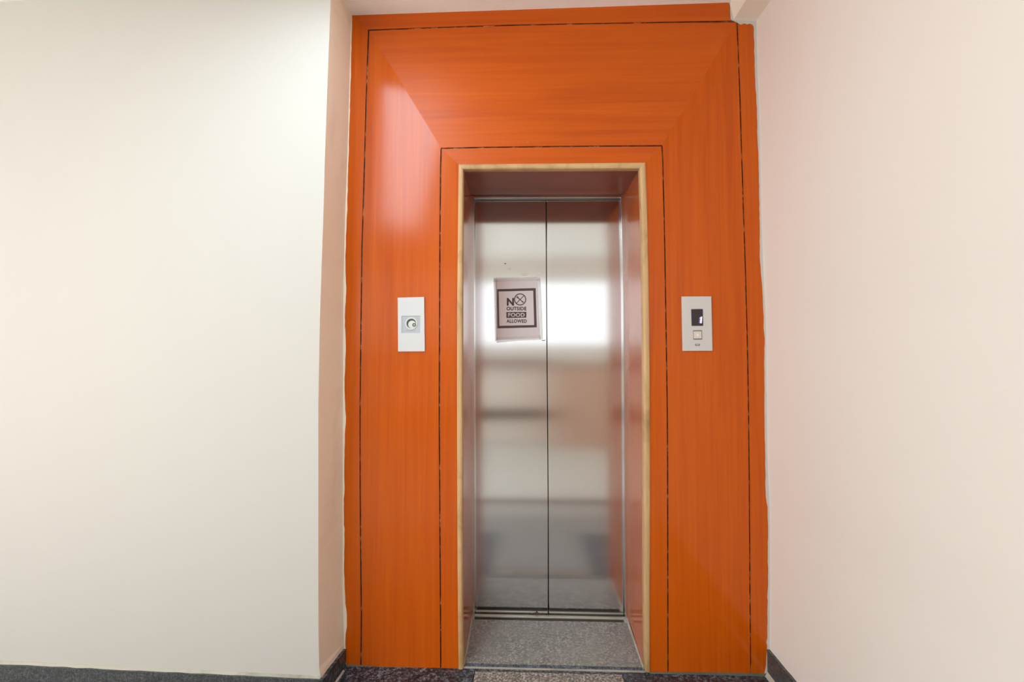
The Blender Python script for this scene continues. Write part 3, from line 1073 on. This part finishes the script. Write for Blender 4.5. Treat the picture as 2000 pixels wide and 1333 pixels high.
# ------------------------------------------------------------------ landing call panel on the right board
lp = empty('call_panel', onY(1362, 686, 0), 'brushed grey lift call panel with dark display and one button, right of the doors', 'call panel')
plate('face_plate', [(1331.5, 579.4), (1389.5, 579.2), (1391.9, 685.8), (1333.5, 686.0)], -0.006, 0.006, M['plate_grey'], lp, bevel=0.0012)
M['screen'] = plain('dark_display_glass', lin(44, 34, 40), 0.12)
sc_ = plate('display', [(1350.0, 604.2), (1372.8, 604.0), (1373.4, 636.8), (1350.9, 637.0)], -0.0068, 0.0008, M['screen'], lp)
M['digit'] = emit('lit_digit', (0.86, 0.82, 1.0, 1), 1.6)
M['digit_halo'] = emit('dim_digit_edge', (0.36, 0.30, 0.62, 1), 0.55)
plate('digit_edge', [(1365.6, 620.2), (1368.0, 620.0), (1366.8, 631.4), (1364.6, 631.4)], -0.0071, 0.0003, M['digit_halo'], sc_)
tag(plate('lit_digit', [(1366.2, 621.6), (1369.4, 618.8), (1371.6, 618.8), (1370.8, 631.8), (1366.9, 631.8), (1367.9, 622.4)], -0.0072, 0.0004, M['digit'], sc_), 'glowing numeral 1')
M['panel_line'] = plain('panel_shadow_gap', lin(120, 110, 104), 0.6)  # brownish grey of the button surround and maker badge
plate('button_surround', [(1353.8, 645.6), (1371.2, 645.4), (1371.6, 663.6), (1354.2, 663.8)], -0.0066, 0.0006, M['panel_line'], lp)
M['button'] = plain('satin_button', lin(216, 206, 196), 0.3, 0.4)
bt = plate('call_button', [(1355.0, 647.6), (1370.4, 647.4), (1370.7, 661.6), (1355.3, 661.8)], -0.009, 0.0026, M['button'], lp, bevel=0.0009)
M['arrow'] = emit('lit_arrow', (1.0, 0.93, 0.88, 1), 0.95)
plate('arrow_mark', [(1360.6, 650.8), (1365.6, 655.4), (1361.2, 658.4)], -0.0094, 0.0005, M['arrow'], bt)
bm = bmesh.new()
for p in ([(1357.6, 672.2), (1367.2, 672.0), (1367.0, 673.3), (1357.8, 673.4)], [(1357.8, 674.9), (1366.8, 674.8), (1366.2, 676.2), (1358.4, 676.3)],
          [(1357.6, 672.8), (1359.2, 672.8), (1359.4, 675.6), (1357.9, 675.6)], [(1365.6, 672.8), (1367.2, 672.8), (1366.8, 675.6), (1365.4, 675.6)]):
    add_prism(bm, [onY(x, y, -0.0064) for x, y in p], (0, 0.0004, 0))
obj('maker_badge', bm, M['panel_line'], lp)

# ledges on the rear wall, seen only as soft bands in the steel
box('trim_6', -2.6, 0.34, YREAR, YREAR + 0.12, 1.13, 1.20, M['ledge'], kind='structure')
box('trim_7', -2.6, 0.34, YREAR, YREAR + 0.05, 0.36, 0.50, M['stone_strip'], kind='structure')
# ------------------------------------------------------------------ lobby things that only mirror in the steel
ct = empty('low_counter', (0.9, -3.75, 0), 'low brown counter mirrored as a soft brown patch in the right door leaf', 'counter')
box('counter_body', 0.35, 1.5, -3.95, -3.5, 0, 1.14, M['board'], ct)
box('counter_top', 0.30, 1.55, -3.98, -3.45, 1.14, 1.18, M['counter_top'], ct)

# ceiling lamps out of view, added for gloss and fill light
def added_ceiling_lamp(cx, cy, w, l_, ang, glow, label, group=None):
    e = empty('ceiling_lamp', (cx, cy, zc(cx)), label, 'ceiling lamp', group)
    z1 = zc(cx) - 0.004
    m3 = Matrix.Rotation(ang, 3, 'Z')
    def rb(name, ox0, ox1, oy0, oy1, z0_, z1_, m):
        bm = bmesh.new()
        add_box(bm, ox0, ox1, oy0, oy1, z0_, z1_)
        for v in bm.verts:
            p = m3 @ Vector((v.co.x, v.co.y, 0))
            v.co = Vector((cx + p.x, cy + p.y, v.co.z))
        return obj(name, bm, m, e)
    t = 0.02
    rb('lamp_frame', -w / 2 - t, w / 2 + t, -l_ / 2 - t, l_ / 2 + t, z1 - 0.03, z1, M['white_frame'])
    rb('diffuser', -w / 2, w / 2, -l_ / 2, l_ / 2, z1 - 0.036, z1 - 0.0305, glow)
    return e


added_ceiling_lamp(-0.95, -1.68, 0.34, 2.5, -0.31, M['lamp_white'], 'long white ceiling lamp overhead, glossing the left laminate board')
added_ceiling_lamp(-2.6, -2.2, 0.6, 0.6, 0, M['lamp_white_far'], 'square white lamp on the lobby ceiling far left')
added_ceiling_lamp(2.5, -2.6, 0.6, 0.6, 0, M['lamp_white_far'], 'square white lamp on the lobby ceiling behind right')
